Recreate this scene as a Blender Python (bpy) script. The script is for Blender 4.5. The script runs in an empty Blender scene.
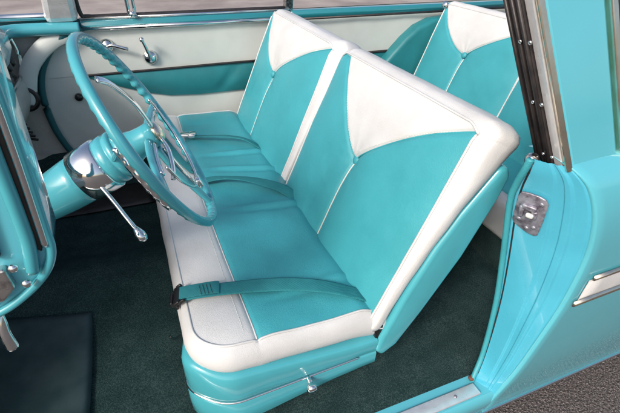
import bpy, bmesh, math, random
from math import sin, cos, pi, sqrt, radians, exp
from mathutils import Vector, Matrix, noise
random.seed(4)
S = bpy.context.scene
COL = S.collection

# ---------------------------------------------------------------- camera
cam = bpy.data.cameras.new('camera'); camo = bpy.data.objects.new('camera', cam); COL.objects.link(camo)
cam.sensor_width = 36.0; cam.lens = 24.806; cam.clip_start = 0.02; cam.clip_end = 600
AX = Vector((0.92631, -0.19357, 0.32327)); AY = Vector((-0.37609, -0.52294, 0.76488))
AX.normalize(); AY -= AX * AX.dot(AY); AY.normalize(); AZ = -(AX.cross(AY)) if AX.cross(AY)[1] > 0 else AX.cross(AY)
# rows AX, AY, AZ: world axes seen in camera space (x right, y down, z forward)
right = Vector((AX[0], AY[0], AZ[0])); down = Vector((AX[1], AY[1], AZ[1])); fwd = Vector((AX[2], AY[2], AZ[2]))
R3 = Matrix((right, -down, -fwd)).transposed()
camo.matrix_world = Matrix.Translation((0, 0, 1.52)) @ R3.to_4x4()
S.camera = camo

# ---------------------------------------------------------------- light
SUN_EL, SUN_AZ = radians(36), radians(236)      # azimuth clockwise from +Y
w = bpy.data.worlds.new('World'); S.world = w; w.use_nodes = True
nt = w.node_tree; bg = nt.nodes['Background']
sky = nt.nodes.new('ShaderNodeTexSky'); sky.sky_type = 'NISHITA'; sky.sun_disc = False
sky.sun_elevation = SUN_EL; sky.sun_rotation = SUN_AZ; sky.dust_density = 4.0; sky.ozone_density = 0.6; sky.air_density = 1.0
nt.links.new(sky.outputs[0], bg.inputs[0]); bg.inputs[1].default_value = 0.108
sl = bpy.data.lights.new('sun', 'SUN'); sl.energy = 1.55; sl.angle = radians(12); sl.color = (1.0, 0.97, 0.93)
so = bpy.data.objects.new('sun', sl); COL.objects.link(so)
sd = Vector((sin(SUN_AZ) * cos(SUN_EL), cos(SUN_AZ) * cos(SUN_EL), sin(SUN_EL)))
so.rotation_euler = sd.to_track_quat('Z', 'Y').to_euler(); so.location = sd * 20
S.view_settings.view_transform = 'Standard'; S.view_settings.look = 'None'
S.view_settings.exposure = 0.76; S.view_settings.gamma = 1.0
S.cycles.use_denoising = True; S.cycles.max_bounces = 10; S.cycles.diffuse_bounces = 6
S.cycles.sample_clamp_indirect = 6.0

# ---------------------------------------------------------------- materials
class MatB:
    def __init__(s, name, base, rough=0.5, metal=0.0, coat=0.0, spec=0.5, sheen=0.0):
        s.m = bpy.data.materials.new(name); s.m.use_nodes = True
        s.t = s.m.node_tree; s.b = s.t.nodes['Principled BSDF']
        s.b.inputs['Base Color'].default_value = (*base, 1); s.base = base
        s.b.inputs['Roughness'].default_value = rough; s.b.inputs['Metallic'].default_value = metal
        s.b.inputs['Coat Weight'].default_value = coat; s.b.inputs['Coat Roughness'].default_value = 0.04
        s.b.inputs['Specular IOR Level'].default_value = spec; s.b.inputs['Sheen Weight'].default_value = sheen
        s.h = None
        s.co = s.t.nodes.new('ShaderNodeTexCoord')
    def N(s, kind, **kw):
        n = s.t.nodes.new(kind)
        for k, v in kw.items():
            if k in n.inputs: n.inputs[k].default_value = v
            else: setattr(n, k, v)
        return n
    def L(s, a, b): s.t.links.new(a, b)
    def noise(s, scale, detail=4, rough=0.55, stretch=None, dist=0.0):
        n = s.N('ShaderNodeTexNoise', Scale=scale, Detail=detail, Roughness=rough, Distortion=dist)
        if stretch:
            mp = s.N('ShaderNodeMapping'); mp.inputs['Scale'].default_value = stretch
            s.L(s.co.outputs['Object'], mp.inputs[0]); s.L(mp.outputs[0], n.inputs['Vector'])
        else: s.L(s.co.outputs['Object'], n.inputs['Vector'])
        return n.outputs['Fac']
    def ramp(s, fac, stops):
        r = s.N('ShaderNodeValToRGB'); e = r.color_ramp.elements
        while len(e) < len(stops): e.new(0.5)
        for i, (p, c) in enumerate(stops): e[i].position = p; e[i].color = (*c, 1)
        s.L(fac, r.inputs[0]); return r.outputs[0]
    def vary(s, scale, amt=0.12, tint=None, lo=0.35, hi=0.65, detail=5, stretch=None):
        """colour varies between base and a slightly dirtier tone"""
        f = s.noise(scale, detail, stretch=stretch)
        c2 = tint if tint else tuple(c * (1 - amt) for c in s.base)
        o = s.ramp(f, [(lo, c2), (hi, s.base)])
        s.L(o, s.b.inputs['Base Color']); return o
    def roughvary(s, scale, lo, hi, stretch=None):
        f = s.noise(scale, 4, stretch=stretch); m = s.N('ShaderNodeMapRange')
        m.inputs[1].default_value = .3; m.inputs[2].default_value = .7; m.inputs[3].default_value = lo; m.inputs[4].default_value = hi
        s.L(f, m.inputs[0]); s.L(m.outputs[0], s.b.inputs['Roughness'])
    def bump(s, fac, dist, strength=1.0):
        b = s.N('ShaderNodeBump', Strength=strength, Distance=dist)
        s.L(fac, b.inputs['Height'])
        if s.h: s.L(s.h.outputs[0], b.inputs['Normal'])
        s.h = b; s.L(b.outputs[0], s.b.inputs['Normal'])
    def voro(s, scale, feature='F1'):
        v = s.N('ShaderNodeTexVoronoi', Scale=scale); v.feature = feature
        s.L(s.co.outputs['Object'], v.inputs['Vector']); return v.outputs['Distance']

M = {}
TEAL = (0.048, 0.32, 0.372); WHT = (0.60, 0.602, 0.605)
def leather(name, base, tint, amt):
    k = MatB(name, base, 0.42, spec=0.45)
    k.vary(7, tint=tint, lo=.30, hi=.60); k.roughvary(14, .33, .52)
    k.bump(k.noise(9, 2, dist=.3), .004, .35)
    k.bump(k.noise(60, 4), .0008, .5)
    k.bump(k.voro(430), .0005, .9)
    return k.m
M['teal'] = leather('teal_vinyl', TEAL, (0.042, 0.288, 0.335), .15)
M['white'] = leather('white_vinyl', WHT, (0.545, 0.542, 0.535), .1)
k = MatB('white_door_card', (0.60, 0.62, 0.59), 0.5); k.vary(5, tint=(0.53, 0.55, 0.52)); k.bump(k.voro(420), .0003, .5); k.bump(k.noise(6, 2), .004, .5); M['card'] = k.m
k = MatB('shaded_footwell_vinyl', (0.42, 0.42, 0.40), 0.5); k.vary(6, tint=(0.33, 0.33, 0.315)); k.bump(k.noise(9, 3, dist=1.0), .012, .6); k.bump(k.voro(420), .0003, .5); M['card_shaded'] = k.m  # white lining tone with the footwell shade darkened into its colour
k = MatB('windlace_cord', (0.010, 0.095, 0.11), 0.4); M['cord'] = k.m
k = MatB('teal_dark_vinyl', (0.018, 0.19, 0.215), 0.45); k.vary(6, tint=(0.015, 0.155, 0.175)); k.bump(k.noise(10, 2), .006, .6); k.bump(k.voro(420), .0003, .5); M['tealdark'] = k.m
k = MatB('turquoise_paint', (0.105, 0.46, 0.55), 0.16, coat=1.0); k.vary(3, tint=(0.10, 0.44, 0.53)); k.bump(k.noise(3.5, 2), .003, .25); M['paint'] = k.m
k = MatB('jamb_paint', (0.075, 0.42, 0.57), 0.22, coat=.8); k.vary(9, tint=(0.065, 0.39, 0.53)); k.roughvary(30, .16, .3); k.bump(k.noise(14, 3), .0008, .3); M['jamb'] = k.m
k = MatB('moulded_teal_plastic', (0.066, 0.36, 0.425), 0.25, coat=.6); k.vary(12, tint=(0.06, 0.335, 0.395)); k.bump(k.noise(20, 2), .001, .4); M['wheel'] = k.m
k = MatB('chrome', (0.78, 0.78, 0.78), 0.07, metal=1.0); k.roughvary(60, .04, .16); k.bump(k.noise(30, 2), .0006, .4); M['chrome'] = k.m
k = MatB('worn_chrome', (0.62, 0.61, 0.60), 0.2, metal=1.0); k.vary(60, tint=(0.35, 0.33, 0.31), lo=.35, hi=.5); k.roughvary(50, .12, .4); k.bump(k.noise(90, 3), .0006, .6); M['wornchrome'] = k.m
k = MatB('striker_steel', (0.40, 0.40, 0.46), 0.45, metal=.6); k.vary(55, tint=(0.17, 0.15, 0.19), lo=.40, hi=.60); k.bump(k.noise(110, 4), .0015, .8); M['steel'] = k.m
k = MatB('sill_aluminium', (0.80, 0.79, 0.80), 0.32, metal=.55); k.vary(40, tint=(0.70, 0.68, 0.69)); k.roughvary(60, .25, .42, stretch=(.1, 1, 1)); M['alu'] = k.m
k = MatB('brown_rubber', (0.16, 0.06, 0.03), 0.7); k.vary(90, tint=(0.09, 0.03, 0.02)); M['rust'] = k.m
k = MatB('brass_trim', (0.88, 0.79, 0.66), 0.24, metal=1.0); k.vary(25, tint=(0.78, 0.66, 0.50)); M['gold'] = k.m
k = MatB('black_rubber', (0.012, 0.011, 0.012), 0.45); k.vary(30, tint=(0.03, 0.024, 0.024)); k.bump(k.noise(80, 4), .001, .7); M['rubber'] = k.m
k = MatB('black_plastic', (0.01, 0.01, 0.011), 0.3); M['black'] = k.m
k = MatB('mat_rubber', (0.021, 0.044, 0.048), 0.45, spec=.4); k.vary(13, tint=(0.040, 0.066, 0.070)); k.roughvary(10, .3, .55); k.bump(k.noise(7, 3), .004, .5); k.bump(k.noise(160, 2), .0005, .5); M['mat'] = k.m
k = MatB('dark_green_carpet', (0.010, 0.045, 0.043), 0.95, spec=.1)
f = k.noise(300, 3, .75); g = k.noise(12, 6)
mg = k.N('ShaderNodeMath', operation='MULTIPLY'); mg.inputs[1].default_value = .22; k.L(g, mg.inputs[0])
mx = k.N('ShaderNodeMath', operation='MULTIPLY_ADD'); mx.inputs[1].default_value = .78; k.L(f, mx.inputs[0]); k.L(mg.outputs[0], mx.inputs[2])
k.L(k.ramp(mx.outputs[0], [(.33, (0.007, 0.018, 0.018)), (.5, (0.023, 0.051, 0.051)), (.68, (0.085, 0.135, 0.13))]), k.b.inputs['Base Color'])
k.bump(f, .004, 1.0); k.bump(k.noise(3, 3), .006, .3); M['carpet'] = k.m
k = MatB('asphalt', (0.05, 0.05, 0.05), 0.85)
v = k.voro(150); f = k.noise(300, 4, .7); g = k.noise(.6, 4)
k.L(k.ramp(k.noise(170, 3, .75), [(.36, (0.022, 0.020, 0.020)), (.5, (0.075, 0.066, 0.065)), (.66, (0.32, 0.28, 0.27))]), k.b.inputs['Base Color'])
k.bump(k.voro(75), .008, .6); k.bump(v, .005, .7); k.bump(f, .003, .6); M['asphalt'] = k.m
k = MatB('pavement_concrete', (0.38, 0.33, 0.30), 0.85); k.vary(1.1, tint=(0.24, 0.20, 0.185), lo=.38, hi=.62); k.bump(k.noise(80, 4), .003, .6); M['concrete'] = k.m
k = MatB('headliner', (0.62, 0.62, 0.58), 0.8); k.vary(4); M['headliner'] = k.m
k = MatB('webbing', (0.028, 0.23, 0.26), 0.6, spec=.3)
wv = k.N('ShaderNodeTexWave', Scale=110.0, Distortion=.4); wv.bands_direction = 'Y'; k.L(k.co.outputs['Object'], wv.inputs['Vector'])
k.vary(20, tint=(0.02, 0.19, 0.215)); k.bump(wv.outputs['Fac'], .0009, .9); k.bump(k.noise(40, 2), .002, .5); M['webbing'] = k.m
k = MatB('window_glass', (0.9, 0.95, 0.95), 0.0); k.b.inputs['Transmission Weight'].default_value = 1.0; k.b.inputs['IOR'].default_value = 1.1; M['glass'] = k.m
k = MatB('tinted_window_glass', (0.03, 0.04, 0.04), 0.03, spec=1.0, coat=1.0); M['darkglass'] = k.m
k = MatB('ledge_enamel', (0.020, 0.20, 0.24), 0.12, coat=1.0); k.bump(k.noise(8, 2), .002, .4); M['ledge'] = k.m
k = MatB('seam_thread', (0.62, 0.66, 0.62), 0.6); M['thread'] = k.m

# ---------------------------------------------------------------- builders
def link(o, parent=None):
    COL.objects.link(o)
    if parent: o.parent = parent
    return o
def obj(name, bm, mats, parent=None, smooth=True, bevel=0, sub=0, segs=2):
    me = bpy.data.meshes.new(name); bmesh.ops.recalc_face_normals(bm, faces=bm.faces[:]); bm.to_mesh(me); bm.free()
    for m_ in (mats if isinstance(mats, (list, tuple)) else [mats]): me.materials.append(M[m_])
    for p in me.polygons: p.use_smooth = smooth
    o = bpy.data.objects.new(name, me); link(o, parent)
    if bevel:
        b = o.modifiers.new('bevel', 'BEVEL'); b.width = bevel; b.segments = segs; b.limit_method = 'ANGLE'; b.angle_limit = radians(35)
        b.harden_normals = False
    if sub:
        s_ = o.modifiers.new('sub', 'SUBSURF'); s_.levels = sub; s_.render_levels = sub
    if smooth:
        try:
            me.shade_auto_smooth if False else None
        except Exception: pass
    return o
def thing(name, label, cat, group=None, loc=(0, 0, 0)):
    o = bpy.data.objects.new(name, None); COL.objects.link(o); o.empty_display_size = .05
    o['label'] = label; o['category'] = cat
    if group: o['group'] = group
    return o
def tag(o, label, cat, group=None):
    o['label'] = label; o['category'] = cat
    if group: o['group'] = group
    return o
def smooth_path(pts, n=8, closed=False):
    P = [Vector(p) for p in pts]; out = []
    L = len(P); rng = range(L if closed else L - 1)
    for i in rng:
        if closed: a, b, c, d = P[(i - 1) % L], P[i], P[(i + 1) % L], P[(i + 2) % L]
        else: a, b, c, d = P[max(i - 1, 0)], P[i], P[i + 1], P[min(i + 2, L - 1)]
        for j in range(n):
            t = j / n
            out.append(0.5 * ((2 * b) + (c - a) * t + (2 * a - 5 * b + 4 * c - d) * t * t + (3 * b - a - 3 * c + d) * t ** 3))
    if not closed: out.append(P[-1])
    return out
def sweep(bm, path, section, up=Vector((0, 0, 1)), closed=False, scale=None, caps=True, mat=0):
    """section: list of (a,b) offsets along side and up vectors"""
    n = len(path); rings = []
    for i, p in enumerate(path):
        if closed: t = path[(i + 1) % n] - path[i - 1]
        else: t = path[min(i + 1, n - 1)] - path[max(i - 1, 0)]
        t.normalize(); u = up(i) if callable(up) else up
        s_ = t.cross(u)
        if s_.length < 1e-5: s_ = t.cross(Vector((1, 0, 0)))
        s_.normalize(); v = s_.cross(t).normalized()
        k_ = scale(i / (n - 1)) if scale else 1
        rings.append([bm.verts.new(p + s_ * (a * k_) + v * (b * k_)) for a, b in section])
    m = len(section)
    for i in range(n if closed else n - 1):
        r0, r1 = rings[i], rings[(i + 1) % n]
        for j in range(m):
            f_ = bm.faces.new((r0[j], r0[(j + 1) % m], r1[(j + 1) % m], r1[j])); f_.material_index = mat
    if caps and not closed:
        bm.faces.new(rings[0][::-1]).material_index = mat; bm.faces.new(rings[-1]).material_index = mat
    return rings
def circ(r, n=12, ry=None): return [(r * cos(2 * pi * i / n), (ry or r) * sin(2 * pi * i / n)) for i in range(n)]
def tube(name, pts, r, mat, parent=None, n=12, sm=8, closed=False, scale=None, ry=None, up=Vector((0, 0, 1))):
    bm = bmesh.new(); path = smooth_path(pts, sm, closed) if sm else [Vector(p) for p in pts]
    sweep(bm, path, circ(r, n, ry), up, closed, scale); return obj(name, bm, mat, parent)
def box(bm, c, s, rot=None):
    r = bmesh.ops.create_cube(bm, size=1); T = Matrix.Translation(c) @ (rot.to_4x4() if rot else Matrix()) @ Matrix.Diagonal((*s, 1))
    bmesh.ops.transform(bm, matrix=T, verts=r['verts']); return r['verts']
def prism(bm, poly, d):
    """poly: list of 3D points, extruded by vector d"""
    a = [bm.verts.new(p) for p in poly]; b = [bm.verts.new(Vector(p) + Vector(d)) for p in poly]
    n = len(a); bm.faces.new(a[::-1]); bm.faces.new(b)
    for i in range(n): bm.faces.new((a[i], a[(i + 1) % n], b[(i + 1) % n], b[i]))
def lathe(bm, prof, org, axis, n=32, mat=0):
    """prof: (radius, distance along axis)"""
    axis = Vector(axis).normalized(); s_ = axis.orthogonal().normalized(); t = axis.cross(s_); org = Vector(org); rings = []
    for r, h in prof:
        rings.append([bm.verts.new(org + axis * h + (s_ * cos(2 * pi * i / n) + t * sin(2 * pi * i / n)) * max(r, 1e-5)) for i in range(n)])
    for a, b in zip(rings, rings[1:]):
        for i in range(n): bm.faces.new((a[i], a[(i + 1) % n], b[(i + 1) % n], b[i])).material_index = mat
    bm.faces.new(rings[0][::-1]).material_index = mat; bm.faces.new(rings[-1]).material_index = mat
def sheet(bm, grid, mat=0):
    g = [[bm.verts.new(p) for p in row] for row in grid]
    for i in range(len(g) - 1):
        for j in range(len(g[0]) - 1): bm.faces.new((g[i][j], g[i][j + 1], g[i + 1][j + 1], g[i + 1][j])).material_index = mat
    return g
def lerp(a, b, t): return a + (b - a) * t
def cinterp(x, tab):
    x = min(max(x, tab[0][0]), tab[-1][0])
    for i in range(len(tab) - 1):
        (x0, y0), (x1, y1) = tab[i], tab[i + 1]
        if x <= x1 + 1e-9:
            h = x1 - x0; t = (x - x0) / h
            m0 = (y1 - tab[i - 1][1]) / (x1 - tab[i - 1][0]) * h if i else (y1 - y0)
            m1 = (tab[i + 2][1] - y0) / (tab[i + 2][0] - x0) * h if i + 2 < len(tab) else (y1 - y0)
            return (2 * t ** 3 - 3 * t * t + 1) * y0 + (t ** 3 - 2 * t * t + t) * m0 + (-2 * t ** 3 + 3 * t * t) * y1 + (t ** 3 - t * t) * m1
    return tab[-1][1]
def interp(x, tab):
    if x <= tab[0][0]: return tab[0][1]
    for (x0, y0), (x1, y1) in zip(tab, tab[1:]):
        if x <= x1: return y0 + (y1 - y0) * (x - x0) / (x1 - x0)
    return tab[-1][1]
def sstep(a, b, x):
    t = min(1, max(0, (x - a) / (b - a))); return t * t * (3 - 2 * t)
def fbm(p, sc, amp, seed=0): return noise.noise(Vector(p) * sc + Vector((seed, seed * 2.3, 0))) * amp

# ================================================================= SETTING
bm = bmesh.new(); sheet(bm, [[(x, y, 0) for x in (-150, 150)] for y in (-150, 150)])
g = obj('ground', bm, 'asphalt', smooth=False); g['kind'] = 'structure'
bm = bmesh.new(); box(bm, (0, 9.2, .06), (120, 6, .12)); g = obj('pavement', bm, 'concrete', smooth=False, bevel=.02); g['kind'] = 'structure'

# ================================================================= CAR BODY
car = thing('car_body', 'glossy turquoise painted body shell of the vintage car with chrome and brass-toned trim', 'car')
# outer skin of the rear quarter: grid in (z, x)
ZY = [(.235, .500), (.25, .486), (.30, .480), (.45, .462), (.61, .450), (.80, .440), (.93, .438), (1.00, .442), (1.05, .452), (1.09, .468), (1.115, .490), (1.122, .505)]
JX = [(.235, .800), (.25, .805), (.32, .82), (.45, .845), (.61, .862), (.72, .872), (.80, .872), (.90, .865), (.975, .848), (1.04, .826), (1.08, .806), (1.10, .790), (1.122, .77)]
def sk_y(z): return cinterp(z, ZY)
zs = [.235 + i * (1.122 - .235) / 90 for i in range(91)]
rows = []
for z in zs:
    x0 = cinterp(z, JX); y0 = sk_y(z)
    rows.append([(x0 + .001, y0 + .010, z), (x0 + .0012, y0 + .006, z), (x0 + .003, y0 + .002, z)] + [(x0 + .007 + (2.34 - x0) * (t / 26) ** 1.25, y0, z) for t in range(27)])
bm = bmesh.new(); gr = sheet(bm, rows)
q = obj('quarter_panel', bm, 'paint', car); 

# jamb: between outer edge and inner edge, with two raised ridges
INN = [(.30, .80, .535), (.35, .80, .545), (.42, .838, .57), (.55, .845, .585), (.66, .84, .595), (.80, .815, .60), (.98, .770, .597), (1.04, .755, .585), (1.09, .742, .566), (1.118, .74, .56)]
def RDG(t): return -.003 + .004 * sstep(.04, .07, t) + .007 * sstep(.22, .25, t) - .004 * sstep(.33, .35, t) + .005 * sstep(.46, .485, t)
def inn(z): return (cinterp(z, [(a, b) for a, b, c in INN]), cinterp(z, [(a, c) for a, b, c in INN]))
zz = [.25 + i * (1.118 - .25) / 70 for i in range(71)]
rows = []
for z in zz:
    xo, yo = cinterp(z, JX) + .0015, sk_y(z) + .005; xi, yi = inn(z); r_ = []
    for j in range(91):
        t = j / 90; x = lerp(xo, xi, t); y = lerp(yo, yi, t)
        lip = 0
        ridge = RDG(t)
        x -= ridge * sstep(.27, .45, z); r_.append((x, y, z))
    rows.append(r_)
bm = bmesh.new(); sheet(bm, rows)
o = obj('door_jamb', bm, 'jamb', car)
# rounded top cap joining jamb top to belt
bm = bmesh.new()
rows = []
for i in range(13):
    t = i / 12; x = lerp(.765, 2.35, t ** 1.3)
    rows.append([(x, lerp(.505, .60, j / 6), 1.122 + .006 * sin(pi * j / 6)) for j in range(7)])
sheet(bm, rows); obj('belt_ledge', bm, 'paint', car)
# weld lip / windlace along inner edge of jamb
tube('windlace', [(a - .012, c - .004, z) for z, a, c in INN], .0078, 'teal', car, sm=6)
def jraw(t, z):
    xo, yo = cinterp(z, JX) + .0015, sk_y(z) + .005; xi, yi = inn(z)
    return Vector((lerp(xo, xi, t) - RDG(t) * sstep(.27, .45, z), lerp(yo, yi, t), z))
tube('jamb_seal', [jraw(.90, .37 + i * .0183) for i in range(41)], .0022, 'rubber', car, sm=0, n=8)
# B pillar above the belt: outer painted post, chrome edge, steel strip, black channel
def pl(x0, y0, z0, x1, y1, z1):
    return Vector((x0, y0, z0)), Vector((x1, y1, z1))
def post(name, base4, top4, mat, parent, bevel=.003):
    bm = bmesh.new(); a = [bm.verts.new(p) for p in base4]; b = [bm.verts.new(p) for p in top4]; n = len(a)
    bm.faces.new(a[::-1]); bm.faces.new(b)
    for i in range(n): bm.faces.new((a[i], a[(i + 1) % n], b[(i + 1) % n], b[i]))
    return obj(name, bm, mat, parent, smooth=False, bevel=bevel)
def pp(x, y, dx, dy, z=1.118):  # follow the pillar's lean
    k_ = (z - 1.118)
    return Vector((x + dx, y + dy, z))
LEAN = Vector((-.115, .085, .30)) / .30        # per metre of height
def lean(p, z1=1.50): p = Vector(p); return p + LEAN * (z1 - p.z)
b0 = [(.785, .500, 1.11), (.925, .503, 1.11), (.925, .60, 1.11), (.80, .60, 1.11)]
LT = lambda p: Vector(p) + Vector(((-.115 if p[0] < .86 else -.10) / .3, .085 / .3, 1)) * .39
post('pillar_post', b0, [LT(p) for p in b0], 'paint', car, .008)
b0 = [(.768, .497, 1.108), (.785, .494, 1.108), (.788, .507, 1.108), (.776, .510, 1.108)]
post('pillar_trim', b0, [LT(p) for p in b0], 'gold', car, .004)
b0 = [(.774, .511, 1.106), (.792, .511, 1.106), (.792, .532, 1.106), (.774, .532, 1.106)]
post('pillar_strip', b0, [LT(p) for p in b0], 'alu', car, .002)
seal = post('pillar_seal', [(.768, .532, 1.104), (.790, .532, 1.104), (.790, .572, 1.104), (.768, .572, 1.104)],
     [LT((.768, .532, 1.104)), LT((.790, .532, 1.104)), LT((.790, .578, 1.104)), LT((.768, .578, 1.104))], 'rubber', car, .004)
for yy in (.537, .552, .568):
    a = Vector((.766, yy, 1.104)); tube('seal_rib', [a, LT(a)], .004, 'rubber', seal, n=8, sm=0)
for i, (yy, zz_) in enumerate(((.523, 1.13), (.545, 1.128), (.524, 1.235), (.546, 1.233), (.524, 1.345), (.548, 1.342))):
    a = Vector((.7655, yy, 1.104)); p = a + Vector((-.115 / .3, .085 / .3, 1)) * (zz_ - 1.104) + Vector((-.001, 0, 0))
    bm = bmesh.new(); lathe(bm, [(.0042, 0), (.0041, .0018), (.0026, .0030), (0.0005, .0034)], p, (-1, 0, -.3), 14); obj('pillar_screw', bm, 'chrome', seal)
# chrome latch peg at seal foot
bm = bmesh.new(); lathe(bm, [(.012, 0), (.014, .004), (.014, .014), (.008, .022), (.001, .024)], (.752, .566, 1.108), (-1, -.2, .3), 20); obj('latch_peg', bm, 'wornchrome', car)
# striker plate
bm = bmesh.new()
def jp(t, z, off=0):
    xo, yo = cinterp(z, JX), sk_y(z); xi, yi = inn(z)
    r = RDG(t)
    return Vector((lerp(xo, xi, t) - r - off, lerp(yo, yi, t), z))
e1 = (jp(.52, .99) - jp(.93, .99)).normalized(); e2 = (jp(.72, 1.05) - jp(.72, .93)); e2 = (e2 - e1 * e2.dot(e1)).normalized(); e3 = e1.cross(e2)
if e3.x > 0: e3 = -e3
pc_ = (jp(.93, .972) + jp(.52, .972)) * .5 + e3 * .004
SW, SH = (jp(.52, .99) - jp(.93, .99)).length * .46, .062
out = [(-.82, .95), (-.35, 1.0), (.35, 1.0), (.8, .93), (1, .75), (1, -.2), (.93, -.9), (.75, -1.0), (.2, -.97), (-.35, -.84), (-.9, -.66), (-1, -.5), (-1, .72)]
bm = bmesh.new(); prism(bm, [pc_ + e1 * (a_ * SW) + e2 * (b_ * SH) for a_, b_ in out], e3 * .0045)
st = obj('striker_plate', bm, 'steel', car, smooth=True, bevel=.002)
RM = Matrix((e1, e2, e3)).transposed()
def sp_(a_, b_, h=.0045): return pc_ + e1 * (a_ * SW) + e2 * (b_ * SH) + e3 * h
bm = bmesh.new(); box(bm, sp_(-.05, .42, .009), (.032, .014, .010), RM); box(bm, sp_(-.5, .15, .009), (.011, .034, .010), RM); box(bm, sp_(.35, .10, .008), (.014, .026, .008), RM); obj('striker_latch', bm, 'steel', st, bevel=.003)
bm = bmesh.new(); box(bm, sp_(.12, .10, .013), (.017, .012, .010), RM); obj('striker_pad', bm, 'thread', st, bevel=.004)
for a_, b_ in ((-.55, -.35), (.55, -.55), (.1, -.7), (.6, .7)):
    bm = bmesh.new(); lathe(bm, [(.0055, 0), (.0055, .002), (.002, .003)], sp_(a_, b_), e3, 12); obj('striker_screw', bm, 'steel', st)
# side trim: white flash between two strips
def skin_strip(name, pa, pb, zh, prot, mat, n=24):
    bm = bmesh.new(); rows = []
    for i in range(n + 1):
        x = lerp(pa[0], pb[0], i / n); z = lerp(pa[1], pb[1], i / n); r_ = []
        for j in range(7):
            u = -1 + j / 3; zj = z + u * zh; r_.append((x, sk_y(zj) - prot * sqrt(max(0, 1 - u * u * .9)) - .001, zj))
        rows.append(r_)
    g_ = sheet(bm, rows); bm.faces.new([v for v in g_[0]][::-1])
    return obj(name, bm, mat, car)
skin_strip('white_flash', (.915, .782), (2.35, .795), .036, .002, 'white')
skin_strip('side_moulding', (.922, .825), (2.35, .838), .008, .010, 'gold')
skin_strip('side_moulding', (.900, .742), (2.35, .755), .009, .010, 'gold')
# rocker + sill plate + chrome lower edge
ry = [(.20, .52), (.235, .495), (.26, .484), (.30, .480), (.335, .482), (.345, .490)]
bm = bmesh.new(); sheet(bm, [[(x, y, z) for z, y in ry] for x in (-.9, -.4, 0, .4, .6, .8, .84)])
sheet(bm, [[(x, y, .3455) for y in (.490, .56)] for x in (-.9, 0, .84)]); obj('rocker_panel', bm, 'paint', car)
bm = bmesh.new(); box(bm, (-.01, .512, .351), (1.58, .038, .009)); sp = obj('sill_plate', bm, 'alu', car, bevel=.003)
bm = bmesh.new(); lathe(bm, [(.009, 0), (.010, .004), (.007, .009), (.001, .010)], (.786, .545, .352), (0, 0, 1), 14); obj('seal_plug', bm, 'rust', sp)
for x in (.70, .35):
    bm = bmesh.new(); lathe(bm, [(.005, 0), (.005, .0015), (.002, .003)], (x, .512, .3555), (0, 0, 1), 12); obj('sill_screw', bm, 'steel', sp)
bm = bmesh.new(); sweep(bm, [Vector((x, .483, .246)) for x in (-.9, .8, 2.35)], [(-.004, -.006), (.004, -.006), (.004, .006), (-.004, .006)]); obj('lower_moulding', bm, 'chrome', car, bevel=.002)
bm = bmesh.new(); box(bm, (.75, 1.35, .235), (3.2, 1.62, .03)); obj('underbody', bm, 'rubber', car, smooth=False)
bm = bmesh.new(); sheet(bm, [[(-1.0, y, z) for z in (.25, .6, 1.0, 1.14)] for y in (.56, 1.3, 2.2)]); sheet(bm, [[(x, y, 1.14) for x in (-1.0, -.68)] for y in (.56, 2.2)]); obj('firewall', bm, 'rubber', car)
# quarter window (near side) with brass coloured frame
b0 = [(.925, .496, 1.118), (.942, .496, 1.118), (.942, .520, 1.118), (.925, .520, 1.118)]
LQ = lambda p: Vector(p) + Vector((-.10 / .3, .085 / .3, 1)) * .385
qf = post('window_frame', b0, [LQ(p) for p in b0], 'gold', car, .003)
b0 = [(.942, .502, 1.122), (.952, .502, 1.122), (.952, .522, 1.122), (.942, .522, 1.122)]
post('window_rubber', b0, [LQ(p) for p in b0], 'rubber', qf, .003)
bm = bmesh.new(); sheet(bm, [[Vector((x, .515, 1.12)), LQ((x, .515, 1.12)) + Vector((0, 0, 0))] for x in (.945, 1.4, 1.9)]); obj('window_pane', bm, 'darkglass', qf)
bm = bmesh.new(); sweep(bm, [Vector((.93, .497, 1.124)), Vector((2.3, .497, 1.124))], circ(.007, 8)); obj('belt_moulding', bm, 'gold', car)
b0 = [(1.9, .50, 1.11), (2.35, .50, 1.11), (2.35, .56, 1.11), (1.9, .56, 1.11)]
post('rear_post', b0, [LQ(p) for p in b0], 'paint', car, .006)

# near windshield pillar with its rounded knee (camera side, left)
PY = .52
def P2(pts, y=PY): return [Vector((x, y, z)) for x, z in pts]
OL = [(-.118, 1.52), (-.126, 1.40), (-.128, 1.334), (-.130, 1.274), (-.134, 1.194), (-.135, 1.166), (-.141, 1.140), (-.155, 1.118), (-.180, 1.095), (-.214, 1.074), (-.25, 1.066), (-.34, 1.06)]
prof = [(x - .005, z + (.004 if x < -.14 else 0)) for x, z in OL] + [(-.34, 1.14), (-.235, 1.16), (-.215, 1.20), (-.200, 1.40), (-.18, 1.52)]
bm = bmesh.new(); prism(bm, P2(prof), (0, .075, 0)); wp = obj('windshield_pillar', bm, 'paint', car, smooth=True, bevel=.010, segs=4)
tube('pillar_bead', [(x - .006, PY - .001, z + (.004 if x < -.14 else 0)) for x, z in OL], .006, 'wheel', wp, sm=5)
SL = [(-.128, 1.52), (-.136, 1.40), (-.1375, 1.34), (-.140, 1.272), (-.1435, 1.206), (-.1455, 1.170)]
tube('pillar_moulding', [(x, PY - .005, z) for x, z in SL], .0045, 'chrome', wp, sm=5)
bm = bmesh.new(); prism(bm, P2([(x - .004, z) for x, z in SL] + [(-.152, 1.160)] + [(x - .015, z) for x, z in SL[::-1]], PY - .004), (0, .02, 0)); obj('pillar_channel', bm, 'rubber', wp, smooth=False, bevel=.002)
tube('pillar_bead', [(x, PY - .006, z) for x, z in [(-.148, 1.52), (-.154, 1.40), (-.157, 1.31), (-.160, 1.21), (-.163, 1.17), (-.170, 1.135)]], .0085, 'wheel', wp, sm=5)
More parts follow.
